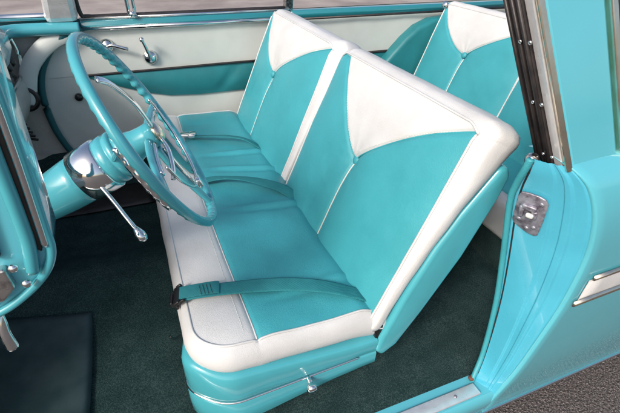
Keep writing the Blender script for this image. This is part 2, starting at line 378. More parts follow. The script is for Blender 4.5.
bm = bmesh.new(); prism(bm, P2([(-.196, 1.150), (-.194, 1.118), (-.212, 1.100), (-.32, 1.092), (-.32, 1.148)], PY - .012), (0, .02, 0)); obj('pillar_bracket', bm, 'wornchrome', wp, smooth=False, bevel=.003)
bm = bmesh.new(); prism(bm, P2([(-.184, 1.30), (-.196, 1.165), (-.204, 1.165), (-.202, 1.30)], PY - .008), (0, .02, 0)); obj('pillar_channel', bm, 'rubber', wp, smooth=False, bevel=.002)
for x, z in ((-.186, 1.150), (-.180, 1.122)):
    bm = bmesh.new(); lathe(bm, [(.0058, 0), (.0056, .003), (.003, .005), (.0005, .0055)], (x, PY - .011, z), (.1, -1, .3), 16); obj('pillar_bolt', bm, 'chrome', wp)
lv = tube('vent_lever', [(-.26, PY + .02, 1.085), (-.236, PY + .01, 1.065), (-.234, PY, 1.035), (-.233, PY - .002, 1.008)], .006, 'chrome', wp, sm=6, scale=lambda t: .8 + .6 * t)

# far side: windshield sill, header, pillar, and rear side trim
FY = 2.20
bm = bmesh.new(); sheet(bm, [[(x, y, z) for y, z in ((2.30, .25), (2.33, .5), (2.35, .8), (2.34, 1.0), (2.30, 1.12), (2.27, 1.135))] for x in (-1.1, 0, 1, 2.35)]); obj('far_side_panel', bm, 'paint', car)
post('far_pillar', [(.775, 2.215, 1.12), (.815, 2.215, 1.12), (.815, 2.26, 1.12), (.775, 2.26, 1.12)], [(.76, 2.12, 1.5), (.80, 2.12, 1.5), (.80, 2.165, 1.5), (.76, 2.165, 1.5)], 'wornchrome', car, .004)
fa = post('far_windshield_pillar', [(-.30, 2.17, 1.135), (-.172, 2.17, 1.135), (-.172, 2.25, 1.135), (-.30, 2.25, 1.135)], [(-.25, 2.06, 1.5), (-.152, 2.06, 1.5), (-.152, 2.14, 1.5), (-.25, 2.14, 1.5)], 'alu', car, .024)
tube('windshield_moulding', [(-.20, 2.20, 1.165), (-.30, 2.205, 1.160), (-.50, 2.20, 1.16), (-.68, 2.05, 1.165), (-.74, 1.6, 1.17)], .014, 'chrome', fa, sm=6)
# rear side trim, far side
q2 = thing('rear_side_trim', 'cream and teal upholstered side panel beside the rear seat on the far side', 'trim panel')
bm = bmesh.new(); sheet(bm, [[(x, FY + .002 * sin(x * 20), z) for z in (.905, .95, 1.0, 1.05, 1.098)] for x in [.80 + i * .1 for i in range(16)]]); obj('upper_panel', bm, 'card', q2)
bm = bmesh.new(); sheet(bm, [[(x, FY - .006, z) for z in (.35, .6, .75, .895)] for x in (.80, 1.2, 1.7, 2.3)]); obj('lower_panel', bm, 'tealdark', q2)
tube('trim_bead', [(.80, FY - .006, .90), (2.3, FY - .006, .90)], .007, 'rubber', q2, n=8, sm=0)
bm = bmesh.new(); sweep(bm, [Vector((x, FY + .01, 1.118)) for x in (.80, 2.3)], [(-.03, -.012), (.012, -.02), (.02, 0), (.012, .018), (-.03, .02)]); obj('window_ledge', bm, 'ledge', q2, bevel=.004)
tube('belt_strip', [(.80, FY - .022, 1.100), (2.3, FY - .022, 1.100)], .006, 'rubber', q2, n=8, sm=0)
ar = [(1.30, .80), (1.335, .85), (1.39, .91), (1.46, .98), (1.53, 1.035), (1.62, 1.07), (1.75, 1.08), (1.75, .4), (1.25, .4)]
bm = bmesh.new(); prism(bm, [Vector((x, 2.12, z)) for x, z in ar], (0, .09, 0)); obj('arm_bolster', bm, 'tealdark', q2, bevel=.025, segs=5)

# near side rear interior trim (seen through the gap behind the backrest)
q3 = thing('rear_quarter_trim', 'white and teal trim panel inside the near rear quarter behind the driver backrest', 'trim panel')
bm = bmesh.new(); sheet(bm, [[(x, .615, z) for z in (.34, .6, .8)] for x in (1.25, 1.5, 2.2)]); obj('lower_panel', bm, 'white', q3)
bm = bmesh.new(); sheet(bm, [[(x, .612, z) for z in (.80, .95, 1.12)] for x in (.90, 1.3, 2.2)]); obj('upper_panel', bm, 'tealdark', q3)

# ================================================================= FLOOR
def floor_z(x, y):
    z = .345 + fbm((x, y, 0), 3, .006) + .10 * exp(-((y - 1.37) / .17) ** 2)
    z += .5 * sstep(-.62, -1.0, x) * 1.0
    z += .20 * sstep(2.13, 2.19, y); return z
bm = bmesh.new(); sheet(bm, [[(x, y, floor_z(x, y)) for x in [-1.05 + i * .035 for i in range(76)]] for y in [.552 + j * .0335 for j in range(50)]])
cp = obj('carpet', bm, 'carpet'); tag(cp, 'dark green pile carpet covering the car floor under the seats', 'carpet')
def mat_sheet(name, corners, nx, ny, th, mat):
    bm = bmesh.new(); c0, c1, c2, c3 = [Vector((*c_, 0)) for c_ in corners]; rows = []
    for i in range(ny + 1):
        r_ = []
        for j in range(nx + 1):
            p = c0.lerp(c1, j / nx).lerp(c3.lerp(c2, j / nx), i / ny)
            e = min(i, ny - i, j, nx - j); p.z = floor_z(p.x, p.y) + th - (.004 if e == 0 else 0) + fbm((p.x, p.y, 0), 8, .004, 3); r_.append(p)
        rows.append(r_)
    sheet(bm, rows); o_ = obj(name, bm, mat); s_ = o_.modifiers.new('solid', 'SOLIDIFY'); s_.thickness = .004; s_.offset = -1; return o_
tag(mat_sheet('floor_mat', [(-.288, 1.205), (-.303, .70), (-.85, .72), (-.84, 1.30)], 24, 24, .010, 'mat'), 'thin blackish rubber floor mat lying on the carpet ahead of the driver seat', 'floor mat')
tag(mat_sheet('floor_mat', [(-.02, 1.90), (-.9, 1.93), (-.9, 2.12), (-.02, 2.12)], 24, 10, .012, 'rubber'), 'black sheet added as the shadow of the far footwell beside the kick panel', 'floor mat')  # black sheet laid here to stand in for the far footwell's shadow

# ================================================================= SEATS
def pillow_mesh(bm, cols, rows_at, P, edge_rings, nrm2, groove_rows=()):
    """cols: list of u; rows_at(u) -> list of (v, mat above). P(u_index,row_index)->Vector"""
    pass
def ring_loop(g): # perimeter loop of a grid list[row][col]
    nr, nc = len(g), len(g[0]); L = [(0, j) for j in range(nc)] + [(i, nc - 1) for i in range(1, nr)] + [(nr - 1, j) for j in range(nc - 2, -1, -1)] + [(i, 0) for i in range(nr - 2, 0, -1)]
    return L
def backrest(name_parent, P0, U, Nn, ya, yb, yc, s0, stop, apex, D, side_out, bulge=.016, topD=None, reach=1.0, pw=1.7):
    """returns part object 'backrest' (white+teal vinyl) with piping, seam, button sub-parts. ya<yb lateral span."""
    U = Vector(U).normalized(); Nn = Vector(Nn).normalized(); P0 = Vector(P0)
    hw = (yb - ya) / 2; nu = 96
    us = sorted(set([round(i / nu, 4) for i in range(nu + 1)] + [round((yc - ya) / (yb - ya) + d, 4) for d in (-.012, -.006, -.003, 0, .003, .006, .012)]))
    def vb(y):
        t = (y - yc) / ((yb - yc) if y > yc else (yc - ya)); t = abs(t)
        if y > yc: return apex + (stop - .008 - apex) * min(1, t / reach) ** pw
        return apex + (stop - .012 - apex) * (t ** .86) * (1 + .07 * sin(pi * t))
    def taper(s_, u):      # sides slightly wider at the bottom
        c_ = (ya + yb) / 2; k_ = 1 + .03 * (1 - s_ / stop); return c_ + (lerp(ya, yb, u) - c_) * k_
    def height(y, s_, b):
        u = (y - ya) / (yb - ya); u = min(1, max(0, u))
        e = 1 - abs(2 * u - 1) ** 5; es = 1 - max(0, (s_ - (stop - .16)) / .16) ** 3
        h = .024 * e * es
        h -= .007 * exp(-((s_ - b) / .007) ** 2)                       # seam groove at the V
        if s_ < b: h -= .006 * exp(-((y - yc) / .006) ** 2) + .006 * exp(-((y - yc) / .03) ** 2)
        d2 = (y - yc) ** 2 + (s_ - apex) ** 2
        h -= .008 * exp(-d2 / .018 ** 2) + .009 * exp(-d2 / .06 ** 2)
        a_ = math.atan2(s_ - apex, y - yc); h += .0009 * sin(a_ * 9 + 1) * exp(-d2 / .09 ** 2) * (1 - exp(-d2 / .02 ** 2))
        h += fbm((y, s_, 1), 5, .003, yc) + fbm((y, s_, 2), 18, .0008, yc)
        return h
    n1, n2 = 44, 30
    def frac(i, n): # cluster near the boundary (end)
        t = i / n; return t
    grid = []; mats = []
    T1 = [i / n1 for i in range(n1 - 4)] + [.925, .95, .968, .98, .99, 1.0]
    T2 = [.012, .028, .05, .08] + [.08 + .92 * i / n2 for i in range(1, n2 + 1)]
    for t in T1: grid.append([('a', t, u) for u in us])
    for t in T2: grid.append([('b', t, u) for u in us])
    vg = []; loc = []
    for row in grid:
        vr = []; lr = []
        for k_, t, u in row:
            y = lerp(ya, yb, u); b = vb(y); edge = min(u, 1 - u) * (yb - ya)
            top = stop - max(0, .03 - edge) ** 2 / .03 * .45; b = min(b, top - .003)
            s_ = lerp(s0, b, t) if k_ == 'a' else lerp(b, top, t)
            yy = taper(s_, u); h = height(y, s_, b)
            lr.append((yy, s_, h)); vr.append(bm_v(P0, U, Nn, yy, s_, h))
        vg.append(vr); loc.append(lr)
    bm = bmesh.new(); V = [[bm.verts.new(p) for p in r_] for r_ in vg]
    for i in range(len(V) - 1):
        mi = 1 if i < len(T1) - 1 else 0
        for j in range(len(us) - 1): bm.faces.new((V[i][j], V[i][j + 1], V[i + 1][j + 1], V[i + 1][j])).material_index = mi
    # perimeter rings (boxing)
    L = ring_loop(V); n = len(L); cur = [V[i][j] for i, j in L]; lc = [loc[i][j] for i, j in L]
    nr, nc = len(V), len(V[0]); outn = []
    for (i, j) in L:
        o_ = Vector((0, 0))
        if j == 0: o_.x -= 1
        if j == nc - 1: o_.x += 1
        if i == 0: o_.y -= 1
        if i == nr - 1: o_.y += 1
        outn.append(o_)
    # smooth normals at the top corners
    for _ in range(3): outn = [(outn[a - 1] + outn[a] * 2 + outn[(a + 1) % n]) for a in range(n)]; outn = [o_.normalized() for o_ in outn]
    prevc = cur
    prof = [(.0, .0, 0), (.12, .006, .002), (.35, .016, .010), (.8, .026, .03), (1., .05, .08)]
    fr = [.03, .07, .13, .22, .34, .47, .60, .73, .85, .94, 1.0]
    for f_ in fr:
        ring = []
        for a in range(n):
            y, s_, h = lc[a]; o_ = outn[a]
            lip = max(0, o_.x) * side_out[1] + max(0, -o_.x) * side_out[0] + max(0, o_.y) * .012
            Dd = D(s_) if not (o_.y > .5) else lerp(D(s_), topD, sstep(.5, .9, o_.y))
            sd = 1 if o_.y > .3 else lerp(.45, 1, sstep(0, .45, s_))
            ext = lip * sstep(0, .16, f_) * sd + sd * bulge * sin(pi * min(1, f_ * 1.02)) ** .8 - (.020 * max(0, (f_ - .8) / .2) ** 2)
            depth = Dd * f_
            if lip > .03: depth = Dd * (f_ ** 1.5)
            wob = fbm((y, s_, f_), 16, .002, 5)
            ring.append(bm.verts.new(bm_v(P0, U, Nn, y + o_.x * (ext + wob), s_ + o_.y * (ext + wob), h * (1 - f_) - depth)))
        for a in range(n): bm.faces.new((prevc[a], prevc[(a + 1) % n], ring[(a + 1) % n], ring[a])).material_index = 0
        prevc = ring
    bm.faces.new(prevc)
    br = obj('backrest', bm, ['white', 'teal'], name_parent)
    # piping around the panel (top and both sides), V piping, centre seam, button
    off = Vector(Nn) * .001
    path = [vg[i][0] for i in range(0, nr, 2)] + [vg[nr - 1][j] for j in range(2, nc - 2, 2)] + [vg[i][nc - 1] for i in range(nr - 1, -1, -2)]
    bm = bmesh.new(); sweep(bm, [p + off for p in path], circ(.0032, 8), up=Nn); obj('piping', bm, 'white', br)
    bm = bmesh.new(); ib = len(T1) - 1; sweep(bm, [vg[ib][j] + off * .5 for j in range(0, nc)], circ(.0022, 6), up=Nn); obj('piping', bm, 'teal', br)
    bm = bmesh.new()
    for j in range(3, nc - 3):
        p = vg[ib + 3][j]; d = vg[ib + 3][j + 1] - p
        if d.length > .004: sweep(bm, [p + off * .3, p + d * .5 + off * .8, p + d * .62 + off * .2], circ(.0007, 5), up=Nn)
    obj('stitching', bm, 'thread', br)
    jc = min(range(nc), key=lambda j: abs(lerp(ya, yb, us[j]) - yc))
    bm = bmesh.new(); sweep(bm, [vg[i][jc] + off * 1.6 for i in range(0, ib)], circ(.0023, 8), up=Nn); obj('centre_seam', bm, 'thread', br)
    bm = bmesh.new(); c_ = vg[ib][jc] + Nn * .0125
    lathe(bm, [(.0145, -.010), (.0155, 0), (.014, .004), (.009, .0070), (.004, .0082), (.0002, .0085)], c_, Nn, 24); obj('button', bm, 'teal', br)
    return br
def bm_v(P0, U, Nn, y, s_, h): return Vector((P0.x, y, P0.z)) + U * s_ + Nn * h

front = thing('front_bench_seat', 'wide two-tone front bench seat in turquoise and white vinyl with split backrests', 'car seat')
# cushion -----------------------------------------------------------------
X0, X1, YA, YB, RC, XT = .012, .53, .655, 2.125, .085, .148
def seam_x(y): return XT + .006 * sin(y * 4) + .012 * sstep(1.7, 2.2, y)
xr = [0, .0008, .003, .007, .012, .02, .03, .042, .055, .07, .085, .1, .112, .122, .128, .1325, .1345, .1360, .1375, .1395, .144, .15, .16] + [.16 + (X1 - X0 - .16) * i / 34 for i in range(1, 35)]
uc = [i / 200 for i in range(201)]
def cz(x, y):
    dx = min(max(x - X0, 0), X1 - X0); dy = min(y - YA, YB - y); dy = max(dy, 0)
    z = lerp(.699, .680, dx / (X1 - X0))
    edge = (1 - exp(-dx / .03)) * (1 - exp(-dy / .035)); z += .012 * edge
    z -= .006 * exp(-((x - seam_x(y)) / .005) ** 2) + .004 * exp(-((x - seam_x(y)) / .025) ** 2)
    z += fbm((x, y, 0), 5, .008) + fbm((x, y, 3), 14, .003)
    # sit sag and pull folds towards the backrest
    z -= .010 * exp(-(((y - 1.0) / .22) ** 2 + ((x - .32) / .14) ** 2)) + .010 * exp(-(((y - 1.85) / .2) ** 2 + ((x - .32) / .14) ** 2))
    for (yf, sl2, am) in ((1.20, .10, .006), (1.48, .16, .008), (1.63, .10, .006), (.78, -.05, .004)):
        d = y - (yf - sl2 * (x - .3)); z += am * (exp(-(d / .012) ** 2) - .9 * exp(-((d + .02) / .014) ** 2)) * sstep(.16, .3, x)
    z -= .028 * sstep(.42, .50, x)
    return z
vg = []
for dx in xr:
    ins = RC - sqrt(max(0, RC * RC - (RC - min(dx, RC)) ** 2)); r_ = []
    for u in uc:
        y = lerp(YA + ins, YB - ins, u)
        xx = X0 + dx
        if .10 < dx < .17: xx += (seam_x(y) - XT) * (1 - abs(dx - .136) / .036 if abs(dx - .136) < .036 else 0)
        r_.append(Vector((xx, y, cz(xx, y))))
    vg.append(r_)
bm = bmesh.new(); V = [[bm.verts.new(p) for p in r_] for r_ in vg]
it = xr.index(.1360)
for i in range(len(V) - 1):
    for j in range(len(uc) - 1): bm.faces.new((V[i][j], V[i][j + 1], V[i + 1][j + 1], V[i + 1][j])).material_index = 0 if i < it else 1
L = ring_loop(V); n = len(L); cur = [V[i][j] for i, j in L]; pos = [vg[i][j].copy() for i, j in L]
outn = []
for a in range(n):
    t = pos[(a + 2) % n] - pos[a - 2]; outn.append(Vector((t.y, -t.x, 0)).normalized() * -1)
cc = Vector(((X0 + X1) / 2, (YA + YB) / 2, 0))
if outn[10].dot(pos[10] - cc) < 0: outn = [-o_ for o_ in outn]
for _ in range(40):
    zz2 = [(pos[a - 1].z + 2 * pos[a].z + pos[(a + 1) % n].z) / 4 for a in range(n)]
    for a in range(n): pos[a].z = zz2[a]
for _ in range(6): outn = [(outn[a - 1] + outn[a] * 2 + outn[(a + 1) % n]).normalized() for a in range(n)]
for dz, ext in ((.0015, .004), (.006, .010), (.014, .016), (.026, .021), (.045, .024), (.062, .022), (.078, .014), (.090, .003), (.105, -.02)):
    ring = []
    for a in range(n):
        wob = fbm(tuple(pos[a]), 12, .003, dz * 10)
        dzz = dz * (1 + .1 * (pos[a].x - .2)); ring.append(bm.verts.new(pos[a] + outn[a] * (ext + wob) + Vector((0, 0, -dzz))))
    for a in range(n): bm.faces.new((cur[a], cur[(a + 1) % n], ring[(a + 1) % n], ring[a])).material_index = 0
    cur = ring
cush = obj('cushion', bm, ['white', 'teal'], front)
up = Vector((0, 0, 1))
path = [vg[i][0] for i in range(len(xr) - 1, -1, -1)] + [vg[0][j] for j in range(1, 200)] + [vg[i][200] for i in range(len(xr))]
bm = bmesh.new(); sweep(bm, [p + up * .0012 for p in path], circ(.0030, 8)); obj('piping', bm, 'white', cush)
bm = bmesh.new(); sweep(bm, [vg[it][j] + up * .0008 for j in range(201)], circ(.0022, 6)); obj('piping', bm, 'white', cush)
# stitch row beside the front piping
bm = bmesh.new()
for j in range(4, 197):
    p = vg[it - 5][j]; q_ = vg[it - 5][j + 1]; d = (q_ - p)
    sweep(bm, [p + up * .0003, p + d * .5 + up * .0007, p + d * .62 + up * .0002], circ(.0007, 5))
obj('stitching', bm, 'thread', cush)
# seat base ----------------------------------------------------------------
def plan_loop(x0, x1, ya, yb, r, n=14):
    P = []
    P += [Vector((lerp(x1, x0 + r, i / 20), ya, 0)) for i in range(20)]
    P += [Vector((x0 + r - r * sin(a), ya + r - r * cos(a), 0)) for a in [pi / 2 * i / n for i in range(n)]]
    P += [Vector((x0, lerp(ya + r, yb - r, i / 40), 0)) for i in range(40)]
    P += [Vector((x0 + r - r * cos(a), yb - r + r * sin(a), 0)) for a in [pi / 2 * i / n for i in range(n)]]
    P += [Vector((lerp(x0 + r, x1, i / 20), yb, 0)) for i in range(21)]
    return P
bp = plan_loop(.002, .474, .626, 2.14, .10)
for p in bp:
    k_ = exp(-((p.y - .72) / .07) ** 2) * sstep(.12, .0, p.x) * 1.0 if p.x < .12 else 0; p.x -= .026 * k_
ztop = lambda x: .617 - .036 * sstep(0, .5, x) + .016 * (1 - sstep(-.02, .07, x))
zbot = lambda x: .405 + .075 * sstep(.0, .5, x)
bm = bmesh.new(); rows = []
nb = len(bp)
bn = []
for a in range(nb):
    t = bp[min(a + 1, nb - 1)] - bp[max(a - 1, 0)]; o_ = Vector((t.y, -t.x, 0)).normalized()
    if o_.dot(bp[a] - Vector((.25, 1.38, 0))) < 0: o_ = -o_
    bn.append(o_)
pf = [(1.0, -.04), (1.02, -.022), (1.02, -.010), (1.0, -.003), (.96, .001), (.85, .002), (.60, .002), (.555, .0), (.53, -.003), (.505, .0), (.46, .002), (.25, .002), (.08, .0), (.02, -.005), (0, -.02)]
def bpt(a, f_, e): 
    p = bp[a]; return Vector((p.x, p.y, lerp(zbot(p.x), ztop(p.x), f_))) + bn[a] * e
for f_, e in pf: rows.append([bpt(a, f_, e + fbm((bp[a].x, bp[a].y, f_), 14, .0015)) for a in range(nb)])
sheet(bm, rows); base = obj('seat_base', bm, 'wheel', front)
bm = bmesh.new(); sweep(bm, [bpt(a, .53, .0015) for a in range(3, nb)], circ(.0032, 8)); obj('trim_strip', bm, 'chrome', base)
bm = bmesh.new(); kp = Vector((.272, .622, lerp(zbot(.27), ztop(.27), .50)))
lathe(bm, [(.007, -.006), (.007, .010), (.006, .014), (.012, .018), (.0145, .024), (.0145, .030), (.010, .035), (.001, .036)], kp, (-.05, -1, -.25), 24); obj('adjuster_knob', bm, 'chrome', base)
# backrests ----------------------------------------------------------------
FU = (.389, 0, .921); FN = (-.921, 0, .389)
Dn = lambda s_: interp(s_, [(-.2, .045), (0, .040), (.2, .048), (.32, .062), (.43, .095), (.50, .125)])
br1 = backrest(front, (.475, 0, .70), FU, FN, .655, 1.325, 1.0, -.075, .498, .245, Dn, (.027, .0), topD=.128, reach=.84, pw=1.12)
br2 = backrest(front, (.475, 0, .70), FU, FN, 1.405, 2.085, 1.80, -.075, .498, .270, Dn, (.046, .004), topD=.128, reach=1.0, pw=1.4)
br1['label'] = 'driver side backrest'; br2['label'] = 'passenger side backrest'
U_ = Vector(FU).normalized(); N_ = Vector(FN).normalized()
shp = [(.435, -.092), (.38, -.078), (.30, -.058), (.20, -.044), (.05, -.040), (-.10, -.046), (-.150, -.055), (-.165, -.085), (-.12, -.115), (0, -.132), (.19, -.150), (.36, -.146), (.42, -.138), (.442, -.115)]
for ya, yb, par in ((.617, 1.35, br1), (1.36, 2.12, br2)):
    bm = bmesh.new(); prism(bm, [bm_v(Vector((.475, 0, .70)), U_, N_, ya, s_, h) for s_, h in shp], (0, yb - ya, 0))
    obj('back_shell', bm, 'wheel', par, bevel=.014, segs=4)
# dark hinge bracket in the gap between base and shell
bm = bmesh.new(); box(bm, (.486, .667, .572), (.030, .072, .115), Matrix.Rotation(-.22, 3, 'Y')); obj('hinge_bracket', bm, 'black', front, bevel=.004)
bm = bmesh.new(); box(bm, (.25, .85, .37), (.40, .03, .07)); obj('seat_track', bm, 'steel', front, bevel=.004)
bm = bmesh.new(); box(bm, (.25, 1.95, .37), (.40, .03, .07)); obj('seat_track', bm, 'steel', front, bevel=.004)

# rear seat ----------------------------------------------------------------
rear = thing('rear_bench_seat', 'rear bench seat in turquoise and white vinyl partly hidden behind the front seat', 'car seat')
Dr = lambda s_: interp(s_, [(0, .05), (.5, .08)])
backrest(rear, (1.50, 0, .70), (.344, 0, .939), (-.939, 0, .344), 1.415, 2.085, 1.775, -.05, .485, .275, Dr, (.0, .004), topD=.10)
backrest(rear, (1.50, 0, .70), (.344, 0, .939), (-.939, 0, .344), .66, 1.400, 1.03, -.05, .485, .275, Dr, (.004, .0), topD=.10)
bm = bmesh.new(); lathe(bm, [(.018, 0), (.019, .004), (.014, .009), (.006, .011), (.001, .0115)], bm_v(Vector((1.5, 0, .7)), Vector((.344, 0, .939)), Vector((-.939, 0, .344)), 2.085, .475, .012), (-.939, -.1, .344), 24); obj('back_button', bm, 'chrome', rear)
bm = bmesh.new(); box(bm, (1.42, 1.37, .59), (.34, 1.42, .16)); obj('cushion', bm, 'teal', rear, bevel=.04, segs=6)
bm = bmesh.new(); box(bm, (1.225, 1.37, .58), (.075, 1.44, .165)); obj('front_roll', bm, 'white', rear, bevel=.034, segs=6)
bm = bmesh.new(); box(bm, (1.42, 1.37, .42), (.40, 1.44, .17)); obj('seat_base', bm, 'carpet', rear, bevel=.02, segs=3)

# seat belts ---------------------------------------------------------------
def belt(name, pts, width, label, th=.0022, lift=.004, drape=True, sm=10, tw=None, z_off=0):
    path = smooth_path(pts, sm)
    if drape:
        for i, p in enumerate(path):
            if X0 < p.x < .5 and YA < p.y < YB: p.z = max(p.z, cz(p.x, p.y) + lift)
    bm = bmesh.new(); hw = width / 2
    sec = [(-hw, 0), (-hw, th), (-hw * .8, th * 1.5), (0, th * 1.2), (hw * .8, th * 1.5), (hw, th), (hw, 0), (0, -th * .2)]
    nP = len(path)
    def upf(i):
        t = i / (nP - 1); a_ = (tw(t) if tw else 0); return Vector((sin(a_), .3 * sin(a_), cos(a_)))
    sweep(bm, path, sec, up=upf)
    o_ = obj(name, bm, 'webbing'); tag(o_, label, 'seat belt', 'lap belts on the front seat'); return o_
b1 = belt('seat_belt', [(.004, .845, .712), (.05, .835, .716), (.12, .822, .716), (.20, .803, .716), (.28, .775, .718), (.36, .742, .712), (.43, .712, .692), (.49, .690, .655)], .046,
          'turquoise lap belt with black buckle lying across the driver end of the cushion', tw=lambda t: .12 * sin(t * 9))
# second ply of webbing, doubled back near the buckle
bm = bmesh.new()
for yy in (-.026, .026): pass
sec = [(-.022, 0), (-.022, .002), (.022, .002), (.022, 0)]
pth = smooth_path([(.0, .848, .717), (.04, .840, .7215), (.085, .832, .7235), (.10, .829, .721)], 6); sweep(bm, pth, sec); obj('belt_fold', bm, 'webbing', b1, bevel=.0008)
bm = bmesh.new()
for k_ in range(4):
    xx = .052 + k_ * .009
    for q_ in range(10):
        yy = .8325 - (xx - .06) * .12 - .018 + q_ * .0037; box(bm, (xx, yy, .7262 - (xx > .08) * .001), (.0012, .0022, .0010))
obj('stitching', bm, 'black', b1)
bm = bmesh.new(); R_ = Matrix.Rotation(radians(-10), 3, 'Z') @ Matrix.Rotation(radians(-35), 3, 'Y')
box(bm, (-.006, .846, .712), (.018, .060, .010), R_); box(bm, (.004, .874, .7165), (.016, .007, .011), R_); box(bm, (.003, .818, .7165), (.016, .007, .011), R_)
box(bm, (-.014, .844, .698), (.008, .040, .030), R_); obj('belt_buckle', bm, 'black', b1, bevel=.0025, segs=3)
tube('belt_hook', [(-.016, .846, .69), (-.022, .85, .682), (-.026, .852, .672)], .003, 'black', b1)
b2 = belt('seat_belt', [(.20, 1.795, .715), (.27, 1.76, .72), (.34, 1.72, .725), (.41, 1.67, .715), (.49, 1.60, .66)], .034,
          'turquoise lap belt with chrome tongue on the passenger half of the cushion', lift=.005, tw=lambda t: .25)
bm = bmesh.new(); box(bm, (.165, 1.812, .722), (.055, .036, .012), Matrix.Rotation(-.35, 3, 'Z')); box(bm, (.19, 1.803, .722), (.03, .042, .017), Matrix.Rotation(-.35, 3, 'Z')); obj('belt_tongue', bm, 'chrome', b2, bevel=.003)
b3 = belt('seat_belt', [(.145, 1.395, .716), (.22, 1.385, .722), (.30, 1.34, .728), (.36, 1.30, .722), (.42, 1.25, .71), (.49, 1.19, .66)], .040,
          'turquoise lap belt bunched in a fold across the middle of the cushion', lift=.006, tw=lambda t: .3 * sin(t * 6))
b4 = belt('seat_belt', [(.02, 2.06, .712), (.045, 1.94, .715), (.07, 1.80, .715), (.095, 1.66, .715), (.11, 1.58, .714), (.14, 1.47, .716)], .026,
          'dark teal lap belt strap lying along the white front edge of the cushion', lift=.004)

# ================================================================= PASSENGER DOOR
WL = [(-.17, 1.112), (-.242, 1.088), (-.303, 1.039), (-.356, .967), (-.387, .887), (-.397, .796), (-.390, .682), (-.368, .591), (-.345, .528), (-.33, .42)]
WZ = sorted([(b_, a_) for a_, b_ in WL])
door = thing('passenger_door', 'closed far passenger door with cream upper panel and teal lower pocket', 'car door')
bm = bmesh.new(); rows = []
for i in range(41):
    rows.append([(lerp(interp(z, WZ), .785, i / 40), FY + fbm((i * .025, z, 0), 4, .004), z) for z in (.906, .95, .99, 1.03, 1.07, 1.098)])
sheet(bm, rows); obj('upper_panel', bm, 'card', door)
bm = bmesh.new(); rows = []
def low_z(x): return interp(x, [(-.215, .905), (-.15, .875), (-.05, .835), (.05, .80), (.15, .775), (.3, .765), (.785, .765)])
for i in range(121):
    x = lerp(-.215, .785, i / 120); zb_ = low_z(x)
    rows.append([(x, FY - .006 - .014 * sin(pi * j / 12) * sstep(-.2, .0, x) + .009 * exp(-((x - .40 - .10 * j / 12) / .035) ** 2) * sin(pi * j / 12), lerp(zb_, .905, j / 12)) for j in range(13)])
sheet(bm, rows); obj('pocket_panel', bm, 'tealdark', door)
tube('panel_bead', [(-.22, FY - .008, .906), (.2, FY - .010, .908), (.45, FY - .012, .910), (.785, FY - .012, .910)], .0055, 'rubber', door, n=8)
bm = bmesh.new(); rows = []
for i in range(41):
    x = lerp(-.39, .785, i / 40); rows.append([(x, FY + .004 + fbm((x, z, 5), 3, .006), lerp(.50, low_z(x) + .004 if x > -.215 else .92, z)) for z in [j / 6 for j in range(7)]])
sheet(bm, rows); obj('lower_panel', bm, 'card', door)
# window ledge and chrome belt
bm = bmesh.new(); sweep(bm, [Vector((x, FY + .012, 1.119)) for x in (-.17, .79)], [(-.034, -.014), (.014, -.020), (.024, -.004), (.014, .016), (-.034, .020)]); obj('window_ledge', bm, 'ledge', door, bevel=.004)
tube('belt_strip', [(-.17, FY - .018, 1.105), (.79, FY - .018, 1.105)], .009, 'chrome', door, n=10, sm=0)
tube('belt_strip', [(-.17, FY + .005, 1.143), (.79, FY + .005, 1.143)], .0065, 'chrome', door, n=10, sm=0)
wfr = tube('window_frame', [(-.155, 2.12, 1.5), (-.162, 2.17, 1.30), (-.160, 2.20, 1.17), (-.13, 2.21, 1.152), (0, 2.212, 1.150), (.77, 2.212, 1.150)], .009, 'rubber', door, sm=5)
tube('vent_frame', [(.035, 2.205, 1.15), (.03, 2.17, 1.30), (.02, 2.10, 1.5)], .008, 'chrome', door, n=10)
tube('vent_frame', [(.060, 2.205, 1.15), (.055, 2.17, 1.30), (.045, 2.10, 1.5)], .007, 'chrome', door, n=10)
bm = bmesh.new(); lathe(bm, [(.010, 0), (.010, .01), (.013, .014), (.008, .02), (.001, .021)], (.047, 2.195, 1.155), (0, -1, .2), 16); obj('vent_latch', bm, 'chrome', door)
# window crank, door handle, small knob
bm = bmesh.new(); lathe(bm, [(.034, 0), (.033, .008), (.026, .016), (.018, .024), (.004, .028)], (.09, FY - .002, .965), (0, -1, 0), 28); cr = obj('window_crank', bm, 'chrome', door)
tube('crank_arm', [(.09, FY - .026, .968), (.083, FY - .035, .995), (.072, FY - .045, 1.035), (.062, FY - .050, 1.062)], .008, 'chrome', cr, scale=lambda t: 1.1 - .3 * t)
bm = bmesh.new(); lathe(bm, [(.009, 0), (.010, .010), (.011, .022), (.007, .030), (.001, .031)], (.064, FY - .048, 1.058), (0, -1, .05), 18); obj('crank_knob', bm, 'chrome', cr)
bm = bmesh.new(); lathe(bm, [(.030, 0), (.029, .008), (.020, .018), (.010, .024), (.002, .026)], (-.085, FY - .002, 1.03), (0, -1, 0), 28); dh = obj('door_handle', bm, 'chrome', door)
tube('handle_arm', [(-.085, FY - .025, 1.03), (-.06, FY - .034, 1.035), (-.02, FY - .036, 1.022), (.0, FY - .034, 1.015)], .008, 'chrome', dh)
bm = bmesh.new(); lathe(bm, [(.018, 0), (.018, .010), (.012, .018), (.002, .02)], (-.255, FY, .81), (0, -1, 0), 20); obj('door_knob', bm, 'black', door)
# windlace at the front edge of the opening, kick panel and inner pillar cover
kick = thing('kick_panel', 'white vinyl kick panel with black round vent in the far front footwell', 'kick panel')

